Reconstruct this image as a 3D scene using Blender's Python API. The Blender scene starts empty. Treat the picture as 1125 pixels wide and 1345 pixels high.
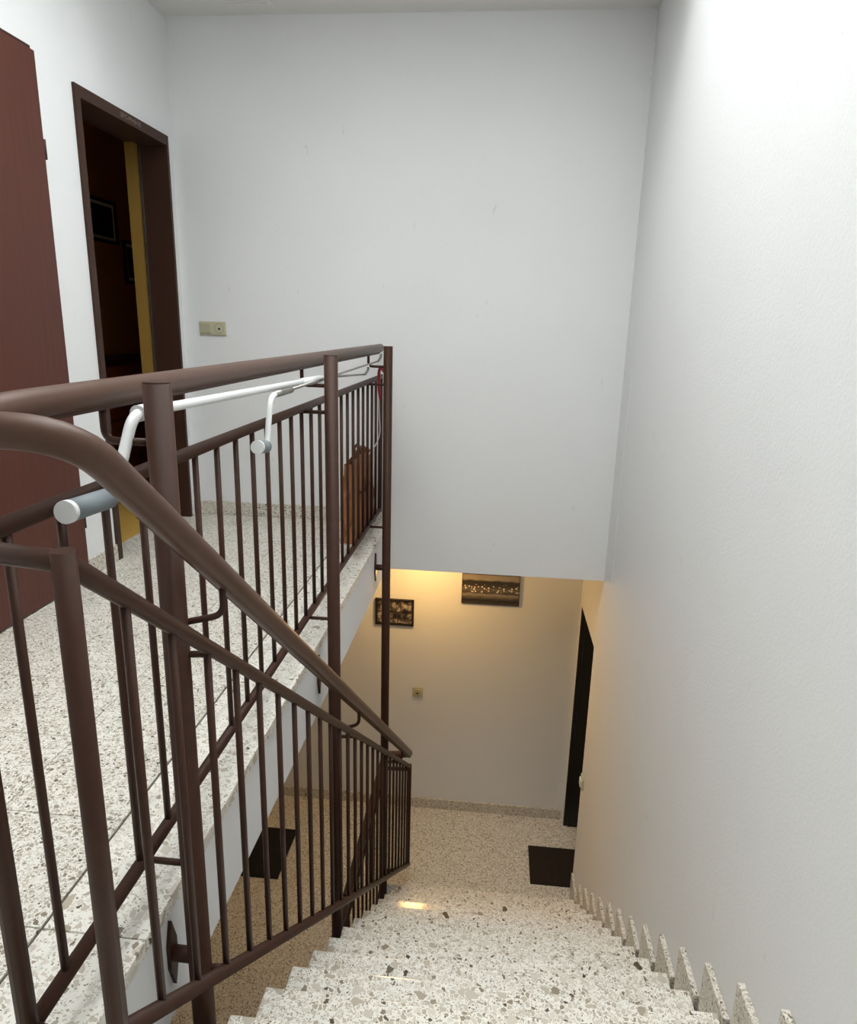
import bpy, bmesh, math, random
from mathutils import Vector, Matrix
random.seed(7)
S = bpy.context.scene
COL = S.collection

# ---------------------------------------------------------------- camera
YAW, PITCH, ROLL, FPX = -0.0940484, 0.2601988, -0.0253529, 911.23
EYE = 1.12
ZW, TILT = 6.00, math.radians(45)          # top of the roof-window shaft, roof pitch
sa, ca, sb, cb, sg, cg = math.sin(YAW), math.cos(YAW), math.sin(PITCH), math.cos(PITCH), math.sin(ROLL), math.cos(ROLL)
fw = Vector((sa*cb, ca*cb, -sb)); r0 = Vector((ca, -sa, 0)); d0 = fw.cross(r0)
rt = cg*r0 + sg*d0; dn = -sg*r0 + cg*d0
cam_data = bpy.data.cameras.new('camera')
cam = bpy.data.objects.new('camera', cam_data); COL.objects.link(cam)
cam_data.sensor_fit = 'HORIZONTAL'; cam_data.sensor_width = 36.0
cam_data.lens = FPX*36.0/1125.0
cam_data.clip_start = 0.02
up = -dn; bk = -fw
cam.matrix_world = Matrix(((rt.x, up.x, bk.x, 0), (rt.y, up.y, bk.y, 0), (rt.z, up.z, bk.z, EYE), (0, 0, 0, 1)))
S.camera = cam

# ---------------------------------------------------------------- sky, daylight, exposure
W = bpy.data.worlds.new('overcast_sky'); S.world = W; W.use_nodes = True
W.node_tree.nodes['Background'].inputs[0].default_value = (0.92, 0.97, 1.0, 1)
W.node_tree.nodes['Background'].inputs[1].default_value = 0.65
S.view_settings.view_transform = 'Standard'; S.view_settings.look = 'None'
S.view_settings.gamma = 1.0; S.view_settings.use_curve_mapping = False
S.view_settings.exposure = 0.0

SKY_X0, SKY_X1, SKY_Y0, SKY_Y1 = -1.40, 0.672, 0.10, 3.04      # roof-window opening
def area(name, loc, rot, sx, sy, watts, col):
    l = bpy.data.lights.new(name, 'AREA'); l.shape = 'RECTANGLE'; l.size = sx; l.size_y = sy
    l.energy = watts; l.color = col
    o = bpy.data.objects.new(name, l); o.location = loc; o.rotation_euler = rot; COL.objects.link(o); return o
WIN_C = ((SKY_X0+SKY_X1)/2, (SKY_Y0+SKY_Y1)/2, 4.32)
WIN_L = (SKY_Y1-SKY_Y0)/math.cos(TILT)
area('roof_window_offscreen', (WIN_C[0], WIN_C[1]-0.02, WIN_C[2]-0.05), (-TILT, 0, 0), SKY_X1-SKY_X0-0.08, WIN_L-0.12, 150.0, (0.975, 0.985, 0.975))

# ---------------------------------------------------------------- dimensions (metres, landing floor at z = 0)
XL, XR, Y1, Y2 = -1.783, 0.672, 3.90, 4.765
ZL, ZC, ZS = -2.605, 2.615, -0.285        # lower floor, ceiling, underside of the landing slab
XE = -0.60                                 # landing edge
XA = -0.65                                 # landing railing
XP = -0.55                                 # posts
XS = -0.488                                # left ends of the steps
YN = -1.60                                 # wall behind the camera

# ---------------------------------------------------------------- materials
def new_mat(name):
    m = bpy.data.materials.new(name); m.use_nodes = True
    nt = m.node_tree; b = nt.nodes['Principled BSDF']
    return m, nt, b
def N(nt, t, **kw):
    n = nt.nodes.new(t)
    for k, v in kw.items(): setattr(n, k, v)
    return n
def math_n(nt, op, a, b=None):
    n = N(nt, 'ShaderNodeMath', operation=op)
    for i, v in enumerate((a, b)):
        if v is None: continue
        if isinstance(v, (int, float)): n.inputs[i].default_value = v
        else: nt.links.new(v, n.inputs[i])
    return n.outputs[0]
def mixc(nt, fac, a, b):
    n = N(nt, 'ShaderNodeMix', data_type='RGBA')
    for s, v in ((n.inputs[0], fac), (n.inputs[6], a), (n.inputs[7], b)):
        if isinstance(v, (int, float)): s.default_value = v
        elif isinstance(v, tuple): s.default_value = v if len(v) == 4 else v+(1,)
        else: nt.links.new(v, s)
    return n.outputs[2]
def ramp(nt, fac, stops, interp='LINEAR'):
    n = N(nt, 'ShaderNodeValToRGB'); cr = n.color_ramp; cr.interpolation = interp
    while len(cr.elements) < len(stops): cr.elements.new(0.5)
    for e, (p, c) in zip(cr.elements, stops): e.position = p; e.color = c+(1,) if len(c) == 3 else c
    nt.links.new(fac, n.inputs[0]); return n.outputs[0]
def bump(nt, b, h, strength, dist):
    n = N(nt, 'ShaderNodeBump'); n.inputs['Strength'].default_value = strength; n.inputs['Distance'].default_value = dist
    nt.links.new(h, n.inputs['Height']); nt.links.new(n.outputs[0], b.inputs['Normal'])
def srgb(r, g, b):
    f = lambda c: (c/255/12.92) if c/255 <= 0.04045 else ((c/255+0.055)/1.055)**2.4
    return (f(r), f(g), f(b))
def noise(nt, vec, scale, detail=3.0, rough=0.5):
    n = N(nt, 'ShaderNodeTexNoise'); n.inputs['Scale'].default_value = scale
    n.inputs['Detail'].default_value = detail; n.inputs['Roughness'].default_value = rough
    nt.links.new(vec, n.inputs['Vector']); return n.outputs[0]
def pos(nt): return N(nt, 'ShaderNodeNewGeometry').outputs['Position']

def plaster(name, col, bstr=0.25):
    m, nt, b = new_mat(name); p = pos(nt)
    n1 = noise(nt, p, 2.2, 4); n2 = noise(nt, p, 120, 4, 0.65)
    c2 = tuple(c*0.95 for c in col)
    nt.links.new(mixc(nt, n1, c2, col), b.inputs['Base Color'])
    # a few small scuffs
    sc = N(nt, 'ShaderNodeMapping'); sc.inputs['Scale'].default_value = (1, 1, 0.35); nt.links.new(p, sc.inputs[0])
    n3 = noise(nt, sc.outputs[0], 26, 3, 0.6)
    f = ramp(nt, n3, [(0.70, (0, 0, 0)), (0.78, (0.5, 0.5, 0.5))])
    nt.links.new(mixc(nt, f, mixc(nt, n1, c2, col), tuple(c*0.72 for c in col)), b.inputs['Base Color'])
    b.inputs['Roughness'].default_value = 0.9
    bump(nt, b, n2, bstr, 0.003); return m
def simple(name, col, rough=0.5, metal=0.0, var=0.0, vscale=30, bstr=0.0, bscale=200, coat=0.0, spec=0.5):
    m, nt, b = new_mat(name); p = pos(nt)
    if var: nt.links.new(mixc(nt, noise(nt, p, vscale, 4), tuple(c*(1-var) for c in col), tuple(min(1, c*(1+var)) for c in col)), b.inputs['Base Color'])
    else: b.inputs['Base Color'].default_value = col+(1,)
    b.inputs['Roughness'].default_value = rough; b.inputs['Metallic'].default_value = metal; b.inputs['Specular IOR Level'].default_value = spec
    if coat: b.inputs['Coat Weight'].default_value = coat; b.inputs['Coat Roughness'].default_value = 0.2
    if bstr: bump(nt, b, noise(nt, p, bscale, 3), bstr, 0.002)
    return m
def terrazzo(name, base, layers, rough=0.3, stain=0.0):
    """cement matrix with stone chips: layers = (cells per metre, share kept, matrix gap, chip colour ramp)"""
    m, nt, b = new_mat(name)
    p = pos(nt)
    rnd = N(nt, 'ShaderNodeObjectInfo').outputs['Random']
    off = N(nt, 'ShaderNodeVectorMath', operation='SCALE'); off.inputs[0].default_value = (37.0, 19.0, 11.0)
    nt.links.new(rnd, off.inputs['Scale'])
    add = N(nt, 'ShaderNodeVectorMath', operation='ADD'); nt.links.new(p, add.inputs[0]); nt.links.new(off.outputs[0], add.inputs[1])
    nz = N(nt, 'ShaderNodeTexNoise'); nz.inputs['Scale'].default_value = 70; nt.links.new(add.outputs[0], nz.inputs['Vector'])
    sub = N(nt, 'ShaderNodeVectorMath', operation='SUBTRACT'); nt.links.new(nz.outputs[1], sub.inputs[0]); sub.inputs[1].default_value = (.5, .5, .5)
    scl = N(nt, 'ShaderNodeVectorMath', operation='SCALE'); nt.links.new(sub.outputs[0], scl.inputs[0]); scl.inputs['Scale'].default_value = 0.012
    a2 = N(nt, 'ShaderNodeVectorMath', operation='ADD'); nt.links.new(add.outputs[0], a2.inputs[0]); nt.links.new(scl.outputs[0], a2.inputs[1])
    v = a2.outputs[0]
    col = mixc(nt, noise(nt, v, 9, 4), tuple(c*0.93 for c in base), base)
    for sc, keep, gap, stops in layers:
        v1 = N(nt, 'ShaderNodeTexVoronoi', feature='F1'); v1.inputs['Scale'].default_value = sc; nt.links.new(v, v1.inputs['Vector'])
        v2 = N(nt, 'ShaderNodeTexVoronoi', feature='DISTANCE_TO_EDGE'); v2.inputs['Scale'].default_value = sc; nt.links.new(v, v2.inputs['Vector'])
        sp = N(nt, 'ShaderNodeSeparateColor'); nt.links.new(v1.outputs['Color'], sp.inputs[0])
        inside = math_n(nt, 'GREATER_THAN', v2.outputs['Distance'], math_n(nt, 'MULTIPLY_ADD', sp.outputs[2], gap))
        inside.node.inputs[1].links[0].from_node.inputs[2].default_value = gap
        kept = math_n(nt, 'LESS_THAN', sp.outputs[0], keep)
        col = mixc(nt, math_n(nt, 'MULTIPLY', inside, kept), col, ramp(nt, sp.outputs[1], stops))
    if stain:
        mp = N(nt, 'ShaderNodeMapping'); mp.inputs['Scale'].default_value = (9, 1.6, 4); nt.links.new(p, mp.inputs[0])
        st = ramp(nt, noise(nt, mp.outputs[0], 2.2, 5, 0.6), [(0.50, (0, 0, 0)), (0.66, (stain,)*3)])
        col = mixc(nt, st, col, tuple(c*0.55 for c in base))
    nt.links.new(col, b.inputs['Base Color'])
    b.inputs['Roughness'].default_value = rough
    return m
CH_L = [(0, srgb(222, 217, 205)), (0.5, srgb(204, 197, 183)), (0.82, srgb(184, 174, 157)), (0.95, srgb(142, 130, 110)), (1, srgb(78, 68, 56))]
CH_M = [(0, srgb(216, 211, 198)), (0.5, srgb(196, 188, 172)), (0.82, srgb(168, 158, 140)), (1, srgb(106, 95, 78))]
CH_S = [(0, srgb(214, 207, 193)), (0.5, srgb(192, 182, 164)), (0.85, srgb(150, 138, 118)), (1, srgb(84, 74, 60))]
CH_T = [(0, srgb(206, 200, 187)), (0.45, srgb(180, 172, 156)), (0.82, srgb(146, 136, 118)), (1, srgb(84, 74, 60))]
M = {}
M['wall'] = plaster('white_wall_plaster', srgb(235, 237, 238), 0.35)
M['ceil'] = plaster('ceiling_plaster', srgb(230, 230, 228), 0.1)
M['fascia'] = plaster('slab_edge_paint', srgb(232, 234, 236), 0.1)
M['yellow'] = M['wall']
M['orange'] = plaster('orange_room_paint', srgb(200, 138, 62), 0.2)
M['ochre'] = plaster('ochre_reveal_paint', srgb(150, 116, 48), 0.2)
M['carpet'] = simple('ochre_floor', srgb(190, 152, 70), 0.9, var=0.12, vscale=60, bstr=0.2)
M['tread'] = terrazzo('stair_terrazzo', srgb(242, 239, 230), [
    (190, 0.60, 0.10, CH_S), (80, 0.60, 0.08, CH_L), (36, 0.16, 0.07, CH_L)], 0.14)
M['tile'] = terrazzo('floor_tile_terrazzo', srgb(234, 231, 222), [
    (240, 0.55, 0.10, CH_T), (100, 0.72, 0.09, CH_T)], 0.3)
M['strip'] = terrazzo('edge_strip_terrazzo', srgb(240, 237, 228), [
    (190, 0.45, 0.10, CH_S), (70, 0.45, 0.09, CH_L), (30, 0.16, 0.08, CH_L)], 0.35, stain=0.5)
M['skirt'] = terrazzo('skirting_terrazzo', srgb(226, 222, 211), [
    (240, 0.55, 0.10, CH_T), (100, 0.75, 0.09, CH_T)], 0.4)
M['mortar'] = simple('joint_mortar', srgb(96, 88, 76), 0.95)
M['brown'] = simple('brown_railing_paint', srgb(62, 40, 30), 0.46, var=0.18, vscale=45, spec=0.2)
M['dbrown'] = M['bal'] = M['lid'] = M['brown']
M['hand'] = simple('brown_handrail_sleeve', srgb(82, 58, 46), 0.40, var=0.18, vscale=28, spec=0.3)
M['gloss'] = M['hand']
M['white_pl'] = simple('white_plastic', srgb(226, 228, 228), 0.35)
M['grey_pl'] = simple('grey_rubber_grip', srgb(120, 130, 134), 0.6, bstr=0.3, bscale=400)
M['steel'] = simple('galvanised_steel', srgb(150, 148, 142), 0.35, 0.9)
M['black'] = simple('black_metal', srgb(28, 24, 22), 0.5)
M['red'] = simple('red_webbing', srgb(140, 26, 34), 0.7)
M['cord'] = simple('pale_cord', srgb(214, 208, 196), 0.8)
M['beige'] = simple('beige_switch_plastic', srgb(196, 192, 166), 0.45)
M['beige_d'] = simple('beige_switch_insert', srgb(182, 178, 150), 0.45)
M['hole'] = simple('socket_hole', (0.01, 0.009, 0.008), 0.8)
M['frame'] = simple('door_frame_brown', srgb(62, 40, 31), 0.5, var=0.08, spec=0.25)
M['lining'] = M['frame']
M['darkdoor'] = simple('black_brown_door', srgb(16, 13, 13), 0.5)
M['rubber'] = simple('black_rubber_mat', srgb(18, 17, 17), 0.9, bstr=0.6, bscale=500)
M['brownmat'] = simple('dark_brown_coir_mat', srgb(36, 24, 15), 0.95, var=0.25, vscale=300, bstr=0.8, bscale=500)
M['chalk'] = simple('chalk_marks', srgb(150, 132, 120), 0.9)
M['glassframe'] = simple('white_window_frame', srgb(236, 236, 234), 0.4)
M['paperbag'] = simple('brown_kraft_paper', srgb(142, 92, 54), 0.8, var=0.2, vscale=14, bstr=0.5, bscale=35)
M['bagdark'] = simple('reddish_brown_fabric', srgb(120, 70, 50), 0.85, var=0.22, vscale=40, bstr=0.5, bscale=120)
M['strap'] = simple('dark_brown_strap', srgb(58, 34, 24), 0.8)
M['gilt'] = simple('dark_wood_frame', srgb(46, 24, 16), 0.45)
M['matboard'] = simple('white_mount_board', srgb(238, 238, 232), 0.8)

def wood(name, a, b_, rough=0.4, axis=2):
    m, nt, b = new_mat(name)
    mp = N(nt, 'ShaderNodeMapping'); s = [9, 9, 9]; s[axis] = 0.5; mp.inputs['Scale'].default_value = s
    nt.links.new(pos(nt), mp.inputs[0])
    n = noise(nt, mp.outputs[0], 6, 6, 0.65)
    nt.links.new(ramp(nt, n, [(0.3, a), (0.7, b_)]), b.inputs['Base Color'])
    b.inputs['Roughness'].default_value = rough; return m
M['doorwood'] = wood('red_brown_door_veneer', srgb(74, 34, 23), srgb(88, 43, 30), 0.5)
M['chest'] = wood('red_brown_chest_wood', srgb(96, 44, 24), srgb(130, 64, 34), 0.4, 1)

def photo_mat(name, dark=(0.012, 0.009, 0.007), light=(0.62, 0.54, 0.44), houses=True):
    """old black-and-white view: pale sky, dark hills with small pale houses, field in front"""
    m, nt, b = new_mat(name)
    tc = N(nt, 'ShaderNodeTexCoord').outputs['Generated']
    sep = N(nt, 'ShaderNodeSeparateXYZ'); nt.links.new(tc, sep.inputs[0])
    z = sep.outputs[2]
    mp = N(nt, 'ShaderNodeMapping'); mp.inputs['Scale'].default_value = (2.2, 1, 5); nt.links.new(tc, mp.inputs[0])
    nn = noise(nt, mp.outputs[0], 2.5, 5)
    zz = math_n(nt, 'ADD', z, math_n(nt, 'MULTIPLY', math_n(nt, 'SUBTRACT', nn, 0.5), 0.16))
    k = lambda t: tuple(dark[i]+(light[i]-dark[i])*t for i in range(3))
    base = ramp(nt, zz, [(0.0, k(.10)), (0.12, k(.0)), (0.22, k(.12)), (0.32, k(.42)), (0.38, k(.08)), (0.5, k(.2)), (0.62, k(.05)), (0.78, k(.03)), (0.85, k(.5)), (1.0, k(.45))])
    if houses:
        m2 = N(nt, 'ShaderNodeMapping'); m2.inputs['Scale'].default_value = (20, 1, 11); nt.links.new(tc, m2.inputs[0])
        vo = N(nt, 'ShaderNodeTexVoronoi'); vo.inputs['Scale'].default_value = 1.0; nt.links.new(m2.outputs[0], vo.inputs['Vector'])
        h = math_n(nt, 'LESS_THAN', vo.outputs['Distance'], 0.33)
        band = ramp(nt, zz, [(0.36, (0, 0, 0)), (0.42, (1, 1, 1)), (0.62, (1, 1, 1)), (0.68, (0, 0, 0))])
        base = mixc(nt, math_n(nt, 'MULTIPLY', h, band), base, k(1.25))
    nt.links.new(base, b.inputs['Base Color']); b.inputs['Roughness'].default_value = 0.3
    return m
M['photo'] = photo_mat('village_photograph')
def small_photo():
    m, nt, b = new_mat('small_old_photograph')
    n = noise(nt, pos(nt), 26, 4, 0.6)
    nt.links.new(ramp(nt, n, [(0.40, (0.015, 0.012, 0.010)), (0.52, (0.12, 0.10, 0.085)), (0.66, (0.55, 0.49, 0.42))]), b.inputs['Base Color'])
    b.inputs['Roughness'].default_value = 0.35; return m
M['photo_small'] = small_photo()
M['dim_print'] = simple('dark_print', srgb(26, 22, 20), 0.3, var=0.5, vscale=25)
def glass_mat():
    m, nt, b = new_mat('roof_window_glass'); out = nt.nodes['Material Output']
    t = N(nt, 'ShaderNodeBsdfTransparent'); g = N(nt, 'ShaderNodeBsdfGlossy'); g.inputs['Roughness'].default_value = 0.05
    mx = N(nt, 'ShaderNodeMixShader'); mx.inputs[0].default_value = 0.06
    nt.links.new(t.outputs[0], mx.inputs[1]); nt.links.new(g.outputs[0], mx.inputs[2]); nt.links.new(mx.outputs[0], out.inputs[0])
    return m
M['glass'] = glass_mat()
def emit(name, col, strength):
    m, nt, b = new_mat(name); b.inputs['Emission Color'].default_value = col+(1,); b.inputs['Emission Strength'].default_value = strength
    b.inputs['Base Color'].default_value = (.9, .9, .85, 1); return m
M['lampglass'] = emit('lit_opal_glass', (1.0, 0.68, 0.30), 9.0)

# ---------------------------------------------------------------- geometry helpers
def link(name, me, mat, parent=None, smooth=False):
    if mat is not None and not me.materials: me.materials.append(mat)
    if smooth:
        for p in me.polygons: p.use_smooth = True
    o = bpy.data.objects.new(name, me); COL.objects.link(o)
    if parent is not None: o.parent = parent
    return o
def bm_obj(name, bm, mat, parent=None, smooth=False):
    bmesh.ops.recalc_face_normals(bm, faces=bm.faces)
    me = bpy.data.meshes.new(name); bm.to_mesh(me); bm.free()
    return link(name, me, mat, parent, smooth)
def add_box(bm, x0, x1, y0, y1, z0, z1, bev=0.0):
    b = bmesh.new(); bmesh.ops.create_cube(b, size=1.0)
    for v in b.verts: v.co = Vector((x0+(v.co.x+.5)*(x1-x0), y0+(v.co.y+.5)*(y1-y0), z0+(v.co.z+.5)*(z1-z0)))
    if bev: bmesh.ops.bevel(b, geom=list(b.edges), offset=bev, segments=2, affect='EDGES', profile=0.5)
    me = bpy.data.meshes.new('t'); b.to_mesh(me); b.free(); bm.from_mesh(me); bpy.data.meshes.remove(me)
def box(name, x0, x1, y0, y1, z0, z1, mat, parent=None, bev=0.0):
    bm = bmesh.new(); add_box(bm, min(x0, x1), max(x0, x1), min(y0, y1), max(y0, y1), min(z0, z1), max(z0, z1), bev)
    return bm_obj(name, bm, mat, parent)
def round_path(pts, rad, seg=7):
    pts = [Vector(p) for p in pts]; out = [pts[0]]
    for i in range(1, len(pts)-1):
        p = pts[i]; a = (pts[i-1]-p); b = (pts[i+1]-p)
        r = min(rad, a.length*0.49, b.length*0.49)
        s, e = p+a.normalized()*r, p+b.normalized()*r
        for k in range(seg+1):
            t = k/seg; out.append((1-t)**2*s+2*t*(1-t)*p+t*t*e)
    out.append(pts[-1]); return out
def add_tube(bm, pts, r, sides=14, rad=0.0, flat=1.0, caps=True):
    pts = round_path(pts, rad) if rad else [Vector(p) for p in pts]
    n = len(pts); rings = []; nrm = None
    for i, p in enumerate(pts):
        t = ((pts[min(i+1, n-1)]-p).normalized() + (p-pts[max(i-1, 0)]).normalized()).normalized()
        if nrm is None:
            ref = Vector((0, 0, 1)) if abs(t.z) < 0.9 else Vector((1, 0, 0))
            nrm = (ref-t*ref.dot(t)).normalized()
        else: nrm = (nrm-t*nrm.dot(t)).normalized()
        bn = t.cross(nrm)
        rr = r[i] if isinstance(r, list) else r
        rings.append([bm.verts.new(p+nrm*math.cos(2*math.pi*k/sides)*rr+bn*math.sin(2*math.pi*k/sides)*rr*flat) for k in range(sides)])
    for a, b in zip(rings, rings[1:]):
        for k in range(sides):
            f = bm.faces.new((a[k], a[(k+1) % sides], b[(k+1) % sides], b[k])); f.smooth = True
    if caps: bm.faces.new(rings[0][::-1]); bm.faces.new(rings[-1])
def tube(name, pts, r, mat, parent=None, sides=14, rad=0.0, flat=1.0):
    bm = bmesh.new(); add_tube(bm, pts, r, sides, rad, flat); return bm_obj(name, bm, mat, parent)
def empty(name, loc, label=None, cat=None, group=None):
    o = bpy.data.objects.new(name, None); o.empty_display_size = 0.1; COL.objects.link(o); o.location = loc
    if label: tag(o, label, cat, group)
    return o
def tag(o, label, cat, group=None):
    o['label'] = label; o['category'] = cat
    if group: o['group'] = group
    return o
def structure(o, label=None, cat=None):
    o['kind'] = 'structure'
    if label: o['label'] = label; o['category'] = cat
    return o
def adopt(root):
    """children are modelled in world coordinates: keep them where they are under a moved root"""
    for c in root.children: c.matrix_parent_inverse = Matrix.Translation(-Vector(root.location))

# ================================================================ THE ROOM SHELL
# floor slab of the landing with its tiles
fl = box('floor', XL-0.10, XE-0.012, YN, Y1, ZS, -0.028, M['fascia'])
structure(fl, 'white-painted landing slab carrying the speckled terrazzo tiles', 'floor')
box('mortar_bed', XL-0.135, XE-0.02, YN, Y1, -0.028, -0.005, M['mortar'], fl)
TS, GAP, JX = 0.30, 0.0022, -0.813
ys = []; y = 0.993
while y > YN: y -= TS
while y < Y1-0.004: ys.append((max(y, YN), min(y+TS, Y1-0.002))); y += TS
def tile_mesh(w, d, h=0.022):
    bm = bmesh.new(); add_box(bm, -w/2, w/2, -d/2, d/2, -h, 0, 0.0)
    top = [e for e in bm.edges if all(abs(v.co.z) < 1e-6 for v in e.verts)]
    bmesh.ops.bevel(bm, geom=top, offset=0.0008, segments=1, affect='EDGES')
    bmesh.ops.recalc_face_normals(bm, faces=bm.faces)
    me = bpy.data.meshes.new('floor_tile'); bm.to_mesh(me); bm.free(); me.materials.append(M['tile']); return me
cache = {}
xs = [JX-TS*i for i in range(4)]+[XL]
for (ya, yb) in ys:
    for i in range(4):
        xa, xb = xs[i+1], xs[i]
        key = (round(xb-xa, 3), round(yb-ya, 3))
        if key not in cache: cache[key] = tile_mesh(xb-xa-GAP, yb-ya-GAP)
        o = link('floor_tile', cache[key], None, fl)
        o.location = ((xa+xb)/2, (ya+yb)/2, random.uniform(-0.0006, 0.0004))
# border pieces along the open edge
yb0 = [YN, -0.21, 0.993, 2.193, 3.393, Y1-0.002]
for a, b in zip(yb0, yb0[1:]):
    box('edge_strip', XE-0.004, JX+0.0045, a+0.001, b-0.001, -0.034, 0.0, M['strip'], fl, 0.003)
# landing behind the camera at the head of the stairs
fl2 = box('floor_stairhead', XE, XR, YN, 0.665, -0.25, 0.0, M['tile']); structure(fl2)

# lower hall floor (well of the next flight left open under the stairs)
lf = bmesh.new()
add_box(lf, -2.0, XE, YN, 3.93, ZL-0.25, ZL); add_box(lf, -2.0, 1.45, 3.93, Y2+0.1, ZL-0.25, ZL)
structure(bm_obj('floor_lower', lf, M['tile']), 'brownish speckled terrazzo floor of the lower hall', 'floor')
structure(box('floor_cellar', -2.0, XR, YN, 3.93, -5.3, -5.2, M['tile']))

# upper back wall and the lower hall ceiling behind it
structure(box('wall_back', XL, XR, Y1, Y1+0.24, ZS, ZC, M['wall']))
structure(box('wall_back_lower', -2.0, XR, Y2, Y2+0.2, ZL, ZS, M['yellow']))
structure(box('ceiling_lower', -2.0, XR+0.0, Y1, Y2+0.2, ZS, ZS+0.22, M['yellow'])).location.y = 0.24
structure(box('ceiling_lower_front', -2.0, XE-0.012, YN, Y1, ZS-0.004, ZS-0.0005, M['yellow']))
structure(box('ceiling_lower_lintel', -2.0, XR, Y1, Y1+0.24, ZS-0.002, ZS, M['yellow']))
structure(box('wall_left_lower', -2.1, -2.0, YN, Y2+0.2, ZL-0.25, ZS, M['yellow']))
# right wall with the door niche of the lower hall
wr = bmesh.new()
NY0, NY1, NZ = 4.035, 4.705, -0.775
add_box(wr, XR, XR+0.2, YN, NY0, -5.2, ZW); add_box(wr, XR, XR+0.2, NY0, NY1, NZ, ZS+0.3)
add_box(wr, XR, XR+0.2, NY1, Y2+0.2, ZL, ZS+0.3); add_box(wr, XR, XR+0.2, NY0, Y1+0.3, ZS+0.3, ZW)
structure(bm_obj('wall_right', wr, M['wall']), 'tall bright white plaster wall rising beside the stairs', 'wall')
ni = bmesh.new()
add_box(ni, XR+0.2, 1.45, NY1, NY1+0.1, ZL, NZ+0.1); add_box(ni, XR+0.2, 1.45, NY0-0.1, NY0, ZL, NZ+0.1)
add_box(ni, 1.45, 1.5, NY0-0.1, NY1+0.1, ZL, NZ+0.1); add_box(ni, XR+0.2, 1.45, NY0, NY1, NZ, NZ+0.1)
structure(bm_obj('wall_niche', ni, M['yellow']))
# wall behind the camera, ceiling with the roof-window shaft
structure(box('wall_front', -2.1, XR+0.2, YN-0.15, YN, -5.2, ZC+0.02, M['wall']))
cl = bmesh.new()
add_box(cl, XL-0.25, SKY_X0, YN, Y1, ZC, ZC+0.16); add_box(cl, SKY_X0, XR, SKY_Y1, Y1, ZC, ZC+0.16); add_box(cl, SKY_X0, XR, YN, SKY_Y0, ZC, ZC+0.16)
structure(bm_obj('ceiling', cl, M['ceil']))
sh = bmesh.new()
add_box(sh, SKY_X0-0.08, SKY_X0, SKY_Y0-0.08, SKY_Y1+0.08, ZC+0.16, ZW); add_box(sh, SKY_X0, XR, SKY_Y1, SKY_Y1+0.08, ZC+0.16, ZW)
add_box(sh, SKY_X0, XR, SKY_Y0-0.08, SKY_Y0, ZC+0.16, ZW)
structure(bm_obj('ceiling_shaft', sh, M['ceil']))
wn = empty('window_1', WIN_C); structure(wn); wn.rotation_euler = (-TILT, 0, 0)
fr = bmesh.new(); hx, hy = (SKY_X1-SKY_X0)/2-0.002, WIN_L/2-0.03
add_box(fr, -hx, -hx+0.05, -hy, hy, 0, 0.06); add_box(fr, hx-0.05, hx, -hy, hy, 0, 0.06)
add_box(fr, -hx, hx, -hy, -hy+0.05, 0, 0.06); add_box(fr, -hx, hx, hy-0.05, hy, 0, 0.06)
bm_obj('window_frame', fr, M['glassframe'], wn)
box('pane', -hx+0.05, hx-0.05, -hy+0.05, hy-0.05, 0.03, 0.036, M['glass'], wn)

# left wall: closed door, open doorway into the orange room
D1A, D1B, D1T = 1.86, 2.746, 2.082
D2A, D2B, D2T = 3.004, 3.832, 2.047
wl = bmesh.new()
add_box(wl, XL-0.217, XL, YN, D2A+0.02, 0.0, ZC+0.16); add_box(wl, XL-0.217, XL, D2A+0.02, D2B-0.02, D2T-0.02, ZC+0.16)
add_box(wl, XL-0.217, XL, D2B-0.02, 6.1, 0.0, ZC+0.16)
structure(bm_obj('wall_left', wl, M['wall']))

# baseboards
bb = empty('baseboard_back', (-1.2, Y1, 0)); structure(bb)
for a, b in zip((XL, -1.413, -1.113, -0.813), (-1.413, -1.113, -0.813, XE)):
    box('skirting_tile', a+0.001, b-0.001, Y1-0.012, Y1, 0.0, 0.082, M['skirt'], bb, 0.0015)
adopt(bb)
bl = empty('baseboard_left', (XL, 2.87, 0)); structure(bl)
box('skirting_tile', XL, XL+0.012, D1B+0.002, D2A-0.002, 0.0, 0.082, M['skirt'], bl, 0.0015); adopt(bl)
bk_ = empty('baseboard_back_lower', (-0.6, Y2, ZL)); structure(bk_)
xx = -2.0
while xx < XR-0.01:
    nx = min(xx+0.6, XR-0.018); box('skirting_tile', xx+0.001, nx-0.001, Y2-0.014, Y2, ZL, ZL+0.085, M['skirt'], bk_, 0.0015); xx = nx+0.0 if nx < XR-0.02 else 9
adopt(bk_)
# pale vertical plaster chase beside the upper wall corner
structure(box('trim_1', XR-0.004, XR, 3.655, 3.765, -0.20, 0.93, M['wall'], None, 0.002))

# ================================================================ STAIRS
NOSE0, GO, TOP0, RI = 1.495, 0.2075, -0.60, 0.1667
st = empty('staircase', (0.09, 2.2, ZL), 'straight flight of pale terrazzo steps leading down to the lower hall', 'staircase')
steps = [(NOSE0+GO*k, TOP0-RI*k) for k in range(-2, 12)]
steps = [(NOSE0+GO*-3, (0.0+TOP0+2*RI)/2)] + steps
prev_n, prev_z = NOSE0+GO*-4, 0.0
XT1 = XR-0.018
for (yn, zt) in steps:
    t = box('tread', XS, XT1, prev_n-0.045, yn, zt-0.042, zt, M['tread'], st, 0.004)
    box('riser', XS+0.004, XT1, prev_n-0.045, prev_n-0.022, zt, prev_z-0.042 if prev_z != 0.0 else -0.01, M['tread'], st, 0.001)
    prev_n, prev_z = yn, zt
box('riser', XS+0.004, XT1, prev_n-0.045, prev_n-0.022, ZL, prev_z-0.042, M['tread'], st, 0.001)
so = bmesh.new()                                   # concrete carrying slab under the steps
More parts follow.
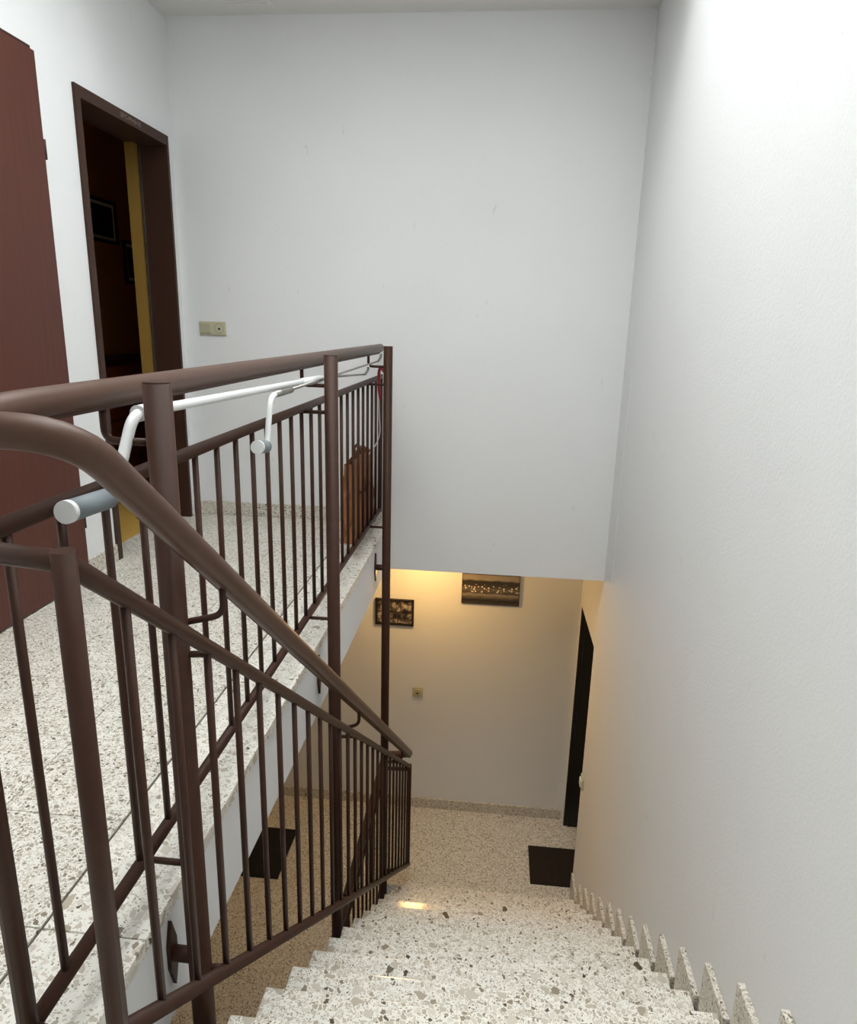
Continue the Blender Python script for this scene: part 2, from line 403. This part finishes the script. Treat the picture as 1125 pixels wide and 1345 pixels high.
prof = [(0.62, -0.25), (0.62, -0.05), (prev_n-0.05, prev_z-0.10), (prev_n-0.05, ZL+0.0), (prev_n-0.33, ZL)]
va = [so.verts.new((XS+0.03, y, z)) for y, z in prof]; vb = [so.verts.new((XR-0.02, y, z)) for y, z in prof]
so.faces.new(va); so.faces.new(vb[::-1])
for i in range(5): so.faces.new((va[i], vb[i], vb[(i+1) % 5], va[(i+1) % 5]))
# the carrying slab stays below the saw-tooth: lower its upper edge
for v in so.verts:
    if abs(v.co.y-0.62) < 1e-4 and v.co.z > -0.1: v.co.z = -0.20
    elif abs(v.co.y-0.62) < 1e-4: v.co.z = -0.42
    elif abs(v.co.z-(prev_z-0.10)) < 1e-4: v.co.z -= 0.10
bm_obj('stair_slab', so, M['fascia'], st); adopt(st)
# stepped skirting on the right wall, one tile for each step and one on the floor
bs = empty('baseboard_right', (XR, 2.3, ZL)); structure(bs, 'stepped terrazzo skirting tiles with pale top edges along the stair wall', 'baseboard')
sk = [(NOSE0+GO*k, TOP0-RI*k) for k in range(-3, 12)]+[(NOSE0+GO*12, ZL)]
def skirt(y0, y1, z0, z1):
    o = box('skirting_tile', XR-0.018, XR-0.0005, y0, y1, z0, z1, M['skirt'], bs, 0.0015)
for i, (yn, zt) in enumerate(sk):
    y1 = yn-0.078 if i < len(sk)-1 else 3.985
    skirt(yn-GO-0.036, y1, zt-0.04 if zt > ZL else ZL, zt+0.191)
adopt(bs)

# ================================================================ RAILINGS
def rod_mesh(r, sides=10):                       # unit-length round bar along z, shared by alike balusters
    bm = bmesh.new(); add_tube(bm, [(0, 0, 0), (0, 0, 1)], r, sides)
    me = bpy.data.meshes.new('baluster'); bmesh.ops.recalc_face_normals(bm, faces=bm.faces); bm.to_mesh(me); bm.free()
    me.materials.append(M['bal']); return me
BAL = rod_mesh(0.007)
def baluster(parent, x, y, z0, z1):
    o = link('baluster', BAL, None, parent); o.location = (x, y, z0); o.scale = (1, 1, z1-z0); return o
POSTS = [1.09, 2.285, 3.49]
ZH, ZM, ZB = 1.004, 0.848, 0.090
Y0, YE = 0.742, 3.865
# ---- landing railing with its tall posts
lr = empty('stair_railing', (XP, 2.3, ZL), 'brown steel railing with tall round posts guarding the landing edge and the stairs', 'railing')
tube('handrail', [(-0.40-0.25, Y0+0.02, ZH-0.010), (XA, Y0+0.12, ZH-0.002), (XA, YE-0.02, ZH)], 0.0225, M['hand'], lr, 18, 0.05)
box('handrail_bar', XA-0.012, XA+0.012, Y0+0.06, YE-0.05, ZH-0.0275, ZH-0.0195, M['dbrown'], lr)
tube('middle_rail', [(XA, Y0, ZM), (XA, YE, ZM)], 0.0135, M['brown'], lr, 12)
tube('bottom_rail', [(XA, Y0, ZB), (XA, YE, ZB)], 0.013, M['brown'], lr, 12)
tube('end_post', [(XA, Y0, ZB-0.013), (XA, Y0, ZM+0.013)], 0.0145, M['dbrown'], lr, 12)
tube('end_post', [(XA, YE, ZB-0.013), (XA, YE, ZM+0.013)], 0.0125, M['dbrown'], lr, 12)
y = 0.835
while y < YE-0.02:
    baluster(lr, XA, y, ZB, ZM); y += 0.12
for yp in POSTS:
    p = tube('post', [(XP, yp, ZL-0.22), (XP, yp, 1.022)], 0.023, M['dbrown'], lr, 20)
    tube('post_cap', [(XP, yp, 1.021), (XP, yp, 1.0245)], 0.0225, M['lid'], p, 20)
    tube('handrail_bracket', [(XA, yp+0.005, ZH-0.02), (XA, yp+0.005, ZH-0.080), (XP, yp, ZH-0.080)], 0.0065, M['dbrown'], lr, 8, 0.022)
    tube('rail_bracket', [(XA, yp, ZM-0.012), (XP, yp, ZM-0.012)], 0.0065, M['dbrown'], lr, 8)
    tube('rail_bracket', [(XA, yp, ZB), (XP, yp, ZB)], 0.0065, M['dbrown'], lr, 8)
    for zz in (-0.135,):                          # stub and long pointed plate on the slab edge
        tube('slab_bracket', [(XE-0.008, yp, zz), (XP, yp, zz)], 0.016, M['dbrown'], lr, 12)
        bm = bmesh.new()
        pf = [(0, -0.08), (0.016, -0.028), (0.016, 0.028), (0, 0.08), (-0.016, 0.028), (-0.016, -0.028)]
        a = [bm.verts.new((XE-0.012, yp+u, zz+w)) for u, w in pf]; b = [bm.verts.new((XE-0.004, yp+u, zz+w)) for u, w in pf]
        bm.faces.new(a[::-1]); bm.faces.new(b)
        for i in range(6): bm.faces.new((a[i], a[(i+1) % 6], b[(i+1) % 6], b[i]))
        bm_obj('bracket_plate', bm, M['dbrown'], lr)

# ---- stair railing
def xb(y): return -0.49+0.0125*(y-0.72)
def zh(y): return 0.656-0.808*(y-1.181)
def zm(y): return 0.847-0.780*(y-0.718)
def zb(y): return 0.140-0.7985*(y-0.718)
sr = lr
YT = 3.925
XLR = -0.612                                     # lower landing railing line
tube('handrail', [(XA, 0.752, 0.992), (-0.488, 0.757, 0.990), (xb(YT), YT, zh(YT)), (XLR, YT-0.01, zh(YT)-0.012)], 0.0225, M['gloss'], sr, 18, 0.085)
bm = bmesh.new()                                 # flat bar under the sleeve
for (ya, yb_) in ((0.90, YT-0.05),):
    q = []
    for yy in (ya, yb_):
        for dx in (-0.011, 0.011):
            for dz in (-0.034, -0.024): q.append(bm.verts.new((xb(yy)+dx, yy, zh(yy)+dz)))
    for f in ((0, 1, 3, 2), (4, 6, 7, 5), (0, 2, 6, 4), (1, 5, 7, 3), (0, 4, 5, 1), (2, 3, 7, 6)): bm.faces.new([q[i] for i in f])
bm_obj('handrail_bar', bm, M['dbrown'], sr)
tube('middle_rail', [(XA, 0.735, zm(0.718)+0.004), (xb(.718), 0.716, zm(.718)), (xb(YT), YT, zm(YT))], 0.0135, M['brown'], sr, 12, 0.012)
tube('bottom_rail', [(XA, 0.742, ZB), (xb(.718), 0.716, ZB)], 0.013, M['brown'], sr, 12)
tube('bottom_rail', [(xb(.718), 0.716, zb(.716)), (xb(YT), YT+0.03, zb(YT+0.03))], 0.0135, M['brown'], sr, 12)
tube('corner_post', [(xb(.718), 0.716, ZB-0.013), (xb(.718), 0.716, zm(.718)+0.014)], 0.0145, M['bal'], sr, 14)
tube('end_post', [(xb(YT), YT+0.005, zb(YT)-0.012), (xb(YT), YT+0.005, zm(YT)+0.012)], 0.011, M['dbrown'], sr, 12)
y = 0.832
while y < YT-0.03:
    baluster(sr, xb(y), y, zb(y), zm(y)); y += 0.12
for yp in POSTS:
    yq = yp+0.06
    tube('handrail_bracket', [(xb(yq), yq, zh(yq)-0.03), (xb(yq), yq, zh(yq)-0.085), (XP, yp+0.01, zh(yq)-0.085)], 0.0065, M['dbrown'], sr, 8, 0.022)
    tube('rail_bracket', [(xb(yp), yp+0.01, zm(yp+.01)-0.008), (XP, yp, zm(yp+.01)-0.008)], 0.0065, M['dbrown'], sr, 8)
    tube('rail_bracket', [(xb(yp), yp+0.01, zb(yp+.01)), (XP, yp, zb(yp+.01))], 0.0065, M['dbrown'], sr, 8)

# ---- railing of the lower landing, running back under the stairs
ll = lr
zz0 = ZL
tube('handrail', [(XLR, YT-0.01, zh(YT)-0.012), (XLR, 1.0, zz0+1.02)], 0.0215, M['dbrown'], ll, 14)
tube('middle_rail', [(xb(YT), YT, zm(YT)-0.02), (XLR, YT-0.01, zz0+0.93), (XLR, 1.0, zz0+0.86)], 0.0125, M['dbrown'], ll, 10, 0.01)
tube('bottom_rail', [(xb(YT), YT, zb(YT)), (XLR, YT-0.01, zz0+0.10), (XLR, 1.0, zz0+0.10)], 0.0125, M['dbrown'], ll, 10, 0.01)
y = YT-0.06
while y > 1.0:
    baluster(ll, XLR, y, zz0+0.10, zz0+0.86+(y-1.0)*0.024); y -= 0.12
adopt(lr)

# ================================================================ DOORS
d1 = empty('door_1', (XL, (D1A+D1B)/2, 0)); structure(d1, 'closed red-brown wooden door in the left wall', 'door')
box('door_frame', XL-0.01, XL+0.004, D1A-0.05, D1B+0.004, 0.0, D1T+0.006, M['frame'], d1)
leaf = box('door_leaf', XL+0.004, XL+0.022, D1A, D1B, 0.006, D1T-0.012, M['doorwood'], d1, 0.002)
hg = tube('hinge', [(XL+0.016, D1B+0.008, 1.705), (XL+0.016, D1B+0.008, 1.775)], 0.0075, M['frame'], leaf, 10)
tube('hinge', [(XL+0.016, D1B+0.008, 0.235), (XL+0.016, D1B+0.008, 0.305)], 0.0075, M['frame'], leaf, 10)
adopt(d1)
d2 = empty('door_2', (XL, (D2A+D2B)/2, 0)); structure(d2, 'open doorway with dark brown frame showing an orange room', 'door')
FW = 0.038
bm = bmesh.new()
add_box(bm, XL, XL+0.012, D2A, D2A+FW, 0, D2T-FW*1.25, 0.0005); add_box(bm, XL, XL+0.012, D2B-FW*0.6, D2B, 0, D2T-FW*1.25, 0.0005); add_box(bm, XL, XL+0.012, D2A, D2B, D2T-FW*1.25, D2T, 0.001)
fr2 = bm_obj('door_frame', bm, M['frame'], d2)
box('jamb_lining', XL-0.135, XL, D2A+0.02, D2A+FW, 0, D2T-0.02, M['lining'], d2)
box('jamb_lining', XL-0.135, XL, D2B-FW*0.6, D2B-0.02+0.0002, 0, D2T-0.02, M['lining'], d2)
box('head_lining', XL-0.135, XL, D2A+0.02, D2B-0.02, D2T-FW*1.25, D2T-0.02, M['lining'], d2)
box('jamb_stop', XL-0.143, XL-0.135, D2B-FW*0.6-0.012, D2B-0.021, 0, D2T-FW*1.25, M['steel'], d2)
box('jamb_reveal', XL-0.217, XL-0.143, D2B-0.028, D2B-0.0201, 0, D2T-0.03, M['ochre'], d2)
box('jamb_reveal', XL-0.217, XL-0.136, D2A+0.0201, D2A+0.028, 0, D2T-0.03, M['ochre'], d2)
box('head_reveal', XL-0.217, XL-0.136, D2A+0.0201, D2B-0.0201, D2T-0.032, D2T-0.0201, M['lining'], d2)
box('threshold', XL-0.12, XL, D2A+0.02, D2B-0.02, -0.02, -0.001, M['tile'], d2)
cu = bpy.data.curves.new('chalk_text', 'FONT'); cu.body = '20*C+M+B+10'; cu.size = 0.030; cu.align_x = 'CENTER'; cu.align_y = 'CENTER'
tmp = bpy.data.objects.new('chalk_text', cu); COL.objects.link(tmp)
bpy.context.view_layer.update()
me = bpy.data.meshes.new_from_object(tmp.evaluated_get(bpy.context.evaluated_depsgraph_get())); bpy.data.objects.remove(tmp)
me.transform(Matrix.Translation((XL+0.0128, (D2A+D2B)/2+0.03, D2T-0.024)) @ Matrix.Rotation(math.radians(90), 4, 'Z') @ Matrix.Rotation(math.radians(90), 4, 'X'))
me.materials.clear()
link('chalk_writing', me, M['chalk'], d2); adopt(d2)
# dark door in the niche of the lower hall
d3 = empty('door_3', (XR+0.3, NY1, ZL)); structure(d3, 'narrow black door standing in the niche of the lower hall', 'door')
box('door_leaf', XR+0.03, 1.40, NY1-0.03, NY1-0.0005, ZL+0.004, NZ-0.002, M['darkdoor'], d3, 0.002)
box('door_frame', XR+0.001, XR+0.045, NY1-0.02, NY1-0.0005, ZL, NZ-0.001, M['darkdoor'], d3, 0.001)
tube('door_handle', [(1.30, NY1-0.03, ZL+1.0), (1.30, NY1-0.07, ZL+1.0), (1.20, NY1-0.07, ZL+1.0)], 0.008, M['steel'], d3, 8, 0.015); adopt(d3)

# ---- the orange room behind the doorway
RX = -2.95
structure(box('wall_room', RX-0.1, RX, 1.6, 6.1, 0, ZC, M['orange']))
structure(box('wall_room_near', RX, XL-0.217, 1.5, 1.6, 0, ZC, M['orange']))
structure(box('wall_room_far', RX, XL-0.217, 6.0, 6.1, 0, ZC, M['orange']))
structure(box('floor_room', RX, XL-0.12, 1.6, 6.0, -0.05, -0.002, M['carpet']))
structure(box('ceiling_room', RX, XL-0.217, 1.6, 6.0, ZC, ZC+0.1, M['orange']))
def wall_picture(name, label, yc, zc, w, h):
    o = empty(name, (RX, yc, zc), label, 'picture')
    bm = bmesh.new()
    for (a, b, c, d) in ((-w/2, w/2, h/2-0.022, h/2), (-w/2, w/2, -h/2, -h/2+0.022), (-w/2, -w/2+0.022, -h/2, h/2), (w/2-0.022, w/2, -h/2, h/2)):
        add_box(bm, RX, RX+0.022, yc+a, yc+b, zc+c, zc+d, 0.002)
    bm_obj('picture_frame', bm, M['gilt'], o)
    box('mount_board', RX, RX+0.008, yc-w/2+0.02, yc+w/2-0.02, zc-h/2+0.02, zc+h/2-0.02, M['matboard'], o)
    box('print', RX+0.008, RX+0.010, yc-w/2+0.052, yc+w/2-0.052, zc-h/2+0.044, zc+h/2-0.044, M['dim_print'], o); adopt(o)
wall_picture('framed_picture', 'dark framed picture with white mount, the higher one on the orange wall', 5.13, EYE+0.695, 0.50, 0.30)
wall_picture('framed_picture', 'dark framed picture with white mount, the lower one behind the yellow reveal', 5.62, EYE+0.435, 0.33, 0.32)
ch = empty('chest_of_drawers', (RX+0.2, 5.1, 0), 'red-brown wooden chest of drawers standing in the orange room', 'cabinet')
cy0, cy1, cx1, ct = 4.15, 5.75, RX+0.38, 0.86
box('body', RX+0.005, cx1-0.02, cy0, cy1, 0.06, ct-0.03, M['chest'], ch)
box('top', RX+0.005, cx1+0.015, cy0-0.02, cy1+0.02, ct-0.03, ct, M['gilt'], ch, 0.004)
box('plinth', RX+0.01, cx1-0.05, cy0+0.03, cy1-0.03, 0.0, 0.06, M['gilt'], ch)
for c in range(2):
    for r in range(4):
        ya = cy0+0.02+c*0.785; za = 0.08+r*0.187
        dr = box('drawer', cx1-0.02, cx1-0.002, ya, ya+0.765, za, za+0.175, M['chest'], ch, 0.004)
        for q in (0.19, 0.575): tube('knob', [(cx1-0.004, ya+q, za+0.09), (cx1+0.02, ya+q, za+0.09)], [0.008, 0.015], M['gilt'], dr, 10)
adopt(ch)

# ================================================================ SWITCHES AND PICTURES
def plate_y(name, label, cat, xa, xb_, za, zb_, y, mat):
    o = empty(name, ((xa+xb_)/2, y, (za+zb_)/2), label, cat)
    box('plate', xa, xb_, y-0.010, y-0.0002, za, zb_, mat, o, 0.004); return o
ds = plate_y('switch_and_socket', 'beige double plate with a rocker switch and a round socket beside the doorway', 'switch', -1.688, -1.533, 1.047, 1.122, Y1, M['beige'])
box('rocker', -1.678, -1.620, Y1-0.016, Y1-0.009, 1.056, 1.113, M['beige_d'], ds, 0.003)
sc_ = tube('socket', [(-1.571, Y1-0.009, 1.085), (-1.571, Y1-0.014, 1.085)], 0.030, M['beige_d'], ds, 24)
tube('socket_ring', [(-1.571, Y1-0.0135, 1.085), (-1.571, Y1-0.0145, 1.085)], 0.022, M['beige'], sc_, 24)
tube('socket_hole', [(-1.571, Y1-0.0142, 1.082), (-1.571, Y1-0.0150, 1.082)], 0.0065, M['hole'], sc_, 10); adopt(ds)
lo = plate_y('wall_socket', 'small square socket on the yellow-lit wall of the lower hall', 'socket', -0.538, -0.456, EYE-2.746, EYE-2.664, Y2, M['beige'])
sc2 = tube('socket', [(-0.497, Y2-0.010, EYE-2.705), (-0.497, Y2-0.022, EYE-2.705)], 0.030, M['beige_d'], lo, 20)
tube('socket_hole', [(-0.497, Y2-0.0215, EYE-2.707), (-0.497, Y2-0.0228, EYE-2.707)], 0.009, M['hole'], sc2, 10); adopt(lo)
ls = empty('light_switch', (XR, 3.972, -1.695), 'small pale light switch at the wall corner beside the black door', 'switch')
box('plate', XR-0.012, XR-0.0002, 3.93, 4.012, -1.735, -1.655, M['beige'], ls, 0.003)
box('rocker', XR-0.022, XR-0.011, 3.945, 3.997, -1.720, -1.670, M['white_pl'], ls, 0.003); adopt(ls)

pa, pb, pc, pd = -0.19, 0.229, EYE-1.948, EYE-1.715
vp = empty('village_print', (0.02, Y2, (pc+pd)/2), 'black-and-white village panorama hanging under the upper wall edge', 'picture')
box('board', pa, pb, Y2-0.018, Y2-0.0002, pc, pd, M['gilt'], vp, 0.001)
box('photograph', pa+0.004, pb-0.004, Y2-0.0195, Y2-0.018, pc+0.004, pd-0.004, M['photo'], vp); adopt(vp)
qa, qb, qc, qd = -0.827, -0.539, EYE-2.157, EYE-1.951
cp = empty('photo_collage', (-0.68, Y2, (qc+qd)/2), 'black framed collage of small old photographs behind the tall post', 'picture')
box('backing', qa+0.01, qb-0.01, Y2-0.012, Y2-0.0002, qc+0.01, qd-0.01, M['gilt'], cp)
bm = bmesh.new()
for b_ in ((qa, qb, qd-0.012, qd), (qa, qb, qc, qc+0.012), (qa, qa+0.012, qc, qd), (qb-0.012, qb, qc, qd)): add_box(bm, b_[0], b_[1], Y2-0.022, Y2-0.0002, b_[2], b_[3], 0.001)
bm_obj('picture_frame', bm, M['black'], cp)
cells = [(0, .40, .52, 1), (.42, .66, .52, 1), (.68, 1, .52, 1), (0, .30, 0, .49), (.32, .58, 0, .49), (.61, 1, 0, .49)]
for (u0, u1, w0, w1) in cells:
    X = lambda u: qa+0.016+u*(qb-qa-0.032); Z = lambda w: qc+0.016+w*(qd-qc-0.032)
    box('photograph', X(u0), X(u1), Y2-0.0145, Y2-0.012, Z(w0)+0.002, Z(w1)-0.002, M['photo_small'], cp)
adopt(cp)

# ================================================================ MATS
def mat_rug(name, label, x0, x1, y0, y1, mat, h=0.012):
    bm = bmesh.new(); add_box(bm, x0, x1, y0, y1, ZL, ZL+h, 0.004)
    n = 14                                         # raised ribs
    for i in range(n):
        t = x0+0.02+(x1-x0-0.04)*(i+.5)/n; w = (x1-x0-0.04)/n*0.3
        add_box(bm, t-w, t+w, y0+0.015, y1-0.015, ZL+h-0.002, ZL+h+0.002)
    return tag(bm_obj(name, bm, mat), label, 'doormat')
mat_rug('doormat', 'black ribbed doormat on the lower floor beneath the landing edge', -1.80, -1.35, 3.875, 4.362, M['rubber'])
mat_rug('doormat', 'dark brown doormat in front of the black door at the foot of the stairs', 0.392, 0.85, 4.058, 4.424, M['brownmat'])

# ================================================================ CRANK RODS ON THE LANDING RAILING
def crank(name, label, pts, grip, thin, r=0.0095):
    o = empty(name, pts[1], label, 'crank rod')
    tube('rod', pts, r, M['white_pl'], o, 14, 0.035)
    a, b = Vector(grip[0]), Vector(grip[1])
    gr = tube('grip', [a, b], grip[2], M['grey_pl'], o, 18)
    d = (b-a).normalized()
    tube('grip_cap', [b-d*0.004, b+d*0.006], grip[2]*1.04, M['white_pl'], gr, 18)
    tube('grip_collar', [a-d*0.012, a+d*0.004], grip[2]*0.72, M['white_pl'], gr, 14)
    tube('steel_rod', thin, 0.0042, M['steel'], o, 8)
    e = Vector(thin[-1]); tube('hook', [e, e+Vector((0, .035, .006)), e+Vector((0.006, .055, .022)), e+Vector((0.006, .04, .036))], 0.0055, M['steel'], o, 8, 0.012)
    return o
XC = -0.607
c1 = crank('window_crank', 'long white crank rod with grey grip lying along the railing behind the first tall post',
      [(XC, 1.022, 0.850), (XC, 1.050, 0.872), (XC, 1.112, 0.966), (XC, 1.17, 0.966), (XC, 2.50, 0.938)],
      [(XC, 1.016, 0.845), (XC, 0.908, 0.851), 0.0165], [(XC, 2.49, 0.938), (XC, 3.18, 0.905)])
tube('collar', [(XC, 1.128, 0.966), (XC, 1.165, 0.9655)], 0.0145, M['white_pl'], c1, 16)
tube('ferrule', [(XC, 2.12, 0.945), (XC, 2.36, 0.940)], 0.013, M['white_pl'], c1, 14); adopt(c1)
XC2 = -0.585
c2 = crank('window_crank', 'short white crank with stubby grey grip hanging below the handrail',
      [(XC2, 1.705, 0.815), (XC2, 1.725, 0.822), (XC2, 1.765, 0.938), (XC2, 1.84, 0.938)],
      [(XC2, 1.712, 0.814), (XC2, 1.655, 0.822), 0.0165], [(XC2, 1.83, 0.938), (XC2, 3.40, 0.955)], 0.0075)
tube('collar', [(XC2, 1.80, 0.938), (XC2, 1.95, 0.938)], 0.0085, M['steel'], c2, 12); adopt(c2)

# ================================================================ RED STRAP AND CORD, BROWN BAG
rs = empty('red_strap', (-0.60, 3.56, 0.86), 'red webbing strap with pale cord tied to the railing by the far post', 'strap')
tube('strap_loop', [(-0.575, 3.52, 0.90), (-0.60, 3.56, 0.92), (-0.615, 3.60, 0.89), (-0.61, 3.58, 0.80), (-0.595, 3.545, 0.76)], 0.008, M['red'], rs, 8, 0.02)
tube('cord', [(-0.615, 3.60, 0.88), (-0.62, 3.64, 0.70), (-0.615, 3.66, 0.56), (-0.635, 3.62, 0.50), (-0.672, 3.58, 0.45)], 0.0028, M['cord'], rs, 6, 0.08); adopt(rs)
bg = empty('brown_bag', (-0.708, 3.47, 0), 'crumpled brown bag with dark strap hung behind the balusters near the far post', 'bag')
def bag_shell(y0, y1, x0, x1, z0, z1, ragged, seed):
    rr = random.Random(seed); bm = bmesh.new(); per = []
    nx, ny = 4, 10
    for i in range(ny): per.append((x1, y0+(y1-y0)*i/ny))
    for i in range(nx): per.append((x1+(x0-x1)*i/nx, y1))
    for i in range(ny): per.append((x0, y1+(y0-y1)*i/ny))
    for i in range(nx): per.append((x0+(x1-x0)*i/nx, y0))
    rows = 9; R = []
    for k in range(rows+1):
        t = k/rows; row = []
        for j, (px, py) in enumerate(per):
            cx, cy = (x0+x1)/2, (y0+y1)/2
            s = 1-0.10*t; sx = 1-0.35*t
            w = 0.012*math.sin(j*1.7+k*0.9+seed)+rr.uniform(-.006, .006)
            z = z0+(z1-z0)*t+(rr.uniform(-ragged, ragged)+0.015*math.sin(j*0.5) if k == rows else 0)
            row.append(bm.verts.new((cx+(px-cx)*sx+w*0.25, cy+(py-cy)*s+w, max(z0, z))))
        R.append(row)
    n = len(per)
    for a, b in zip(R, R[1:]):
        for j in range(n): bm.faces.new((a[j], a[(j+1) % n], b[(j+1) % n], b[j]))
    bm.faces.new(R[0][::-1])
    # inner wall so that the rim has thickness
    inn = [bm.verts.new(v.co*1.0+Vector((( (x0+x1)/2-v.co.x)*0.12, ((y0+y1)/2-v.co.y)*0.03, -0.004))) for v in R[-1]]
    dep = [bm.verts.new(v.co-Vector((0, 0, 0.12))) for v in inn]
    for j in range(n):
        bm.faces.new((R[-1][j], R[-1][(j+1) % n], inn[(j+1) % n], inn[j])); bm.faces.new((inn[j], inn[(j+1) % n], dep[(j+1) % n], dep[j]))
    bm.faces.new(dep)
    return bm
bm_obj('bag_body', bag_shell(3.24, 3.80, -0.742, -0.674, 0.07, 0.47, 0.016, 3), M['paperbag'], bg)
bm_obj('bag_pocket', bag_shell(3.46, 3.79, -0.690, -0.669, 0.085, 0.30, 0.010, 5), M['bagdark'], bg)
tube('handle_strap', [(-0.678, 3.40, 0.295), (-0.668, 3.47, 0.282), (-0.668, 3.56, 0.305), (-0.678, 3.66, 0.285)], 0.006, M['strap'], bg, 8, 0.03)
tube('handle_strap', [(-0.70, 3.34, 0.43), (-0.70, 3.38, 0.53), (-0.705, 3.50, 0.53), (-0.70, 3.55, 0.44)], 0.007, M['strap'], bg, 8, 0.03); adopt(bg)

# ================================================================ CEILING FITTING, LOWER LAMP
cf = empty('ceiling_vent', (-1.28, 3.65, ZC), 'pale square vent fitting on the ceiling above the landing', 'vent')
box('vent_frame', -1.39, -1.165, 3.53, 3.77, ZC-0.018, ZC, M['ceil'], cf, 0.004)
for i in range(5): box('slat', -1.37, -1.185, 3.555+i*0.04, 3.575+i*0.04, ZC-0.024, ZC-0.017, M['ceil'], cf, 0.001)
adopt(cf)
LX, LY = -0.455, 4.33
lp = empty('ceiling_lamp', (LX, LY, ZS), 'round warm ceiling lamp of the lower hall', 'lamp')
tube('lamp_base', [(LX, LY, ZS-0.022), (LX, LY, ZS)], 0.11, M['white_pl'], lp, 24)
bm = bmesh.new(); bmesh.ops.create_uvsphere(bm, u_segments=24, v_segments=12, radius=0.10)
for v in bm.verts: v.co = Vector((LX+v.co.x, LY+v.co.y, ZS-0.05+v.co.z*0.45))
bm_obj('lamp_shade', bm, M['lampglass'], lp, True); adopt(lp)
pl = bpy.data.lights.new('hall_lamp_light', 'POINT'); pl.energy = 12.0; pl.color = (1.0, 0.55, 0.16); pl.shadow_soft_size = 0.07
po = bpy.data.objects.new('hall_lamp_light', pl); po.location = (LX, LY, ZS-0.14); COL.objects.link(po)
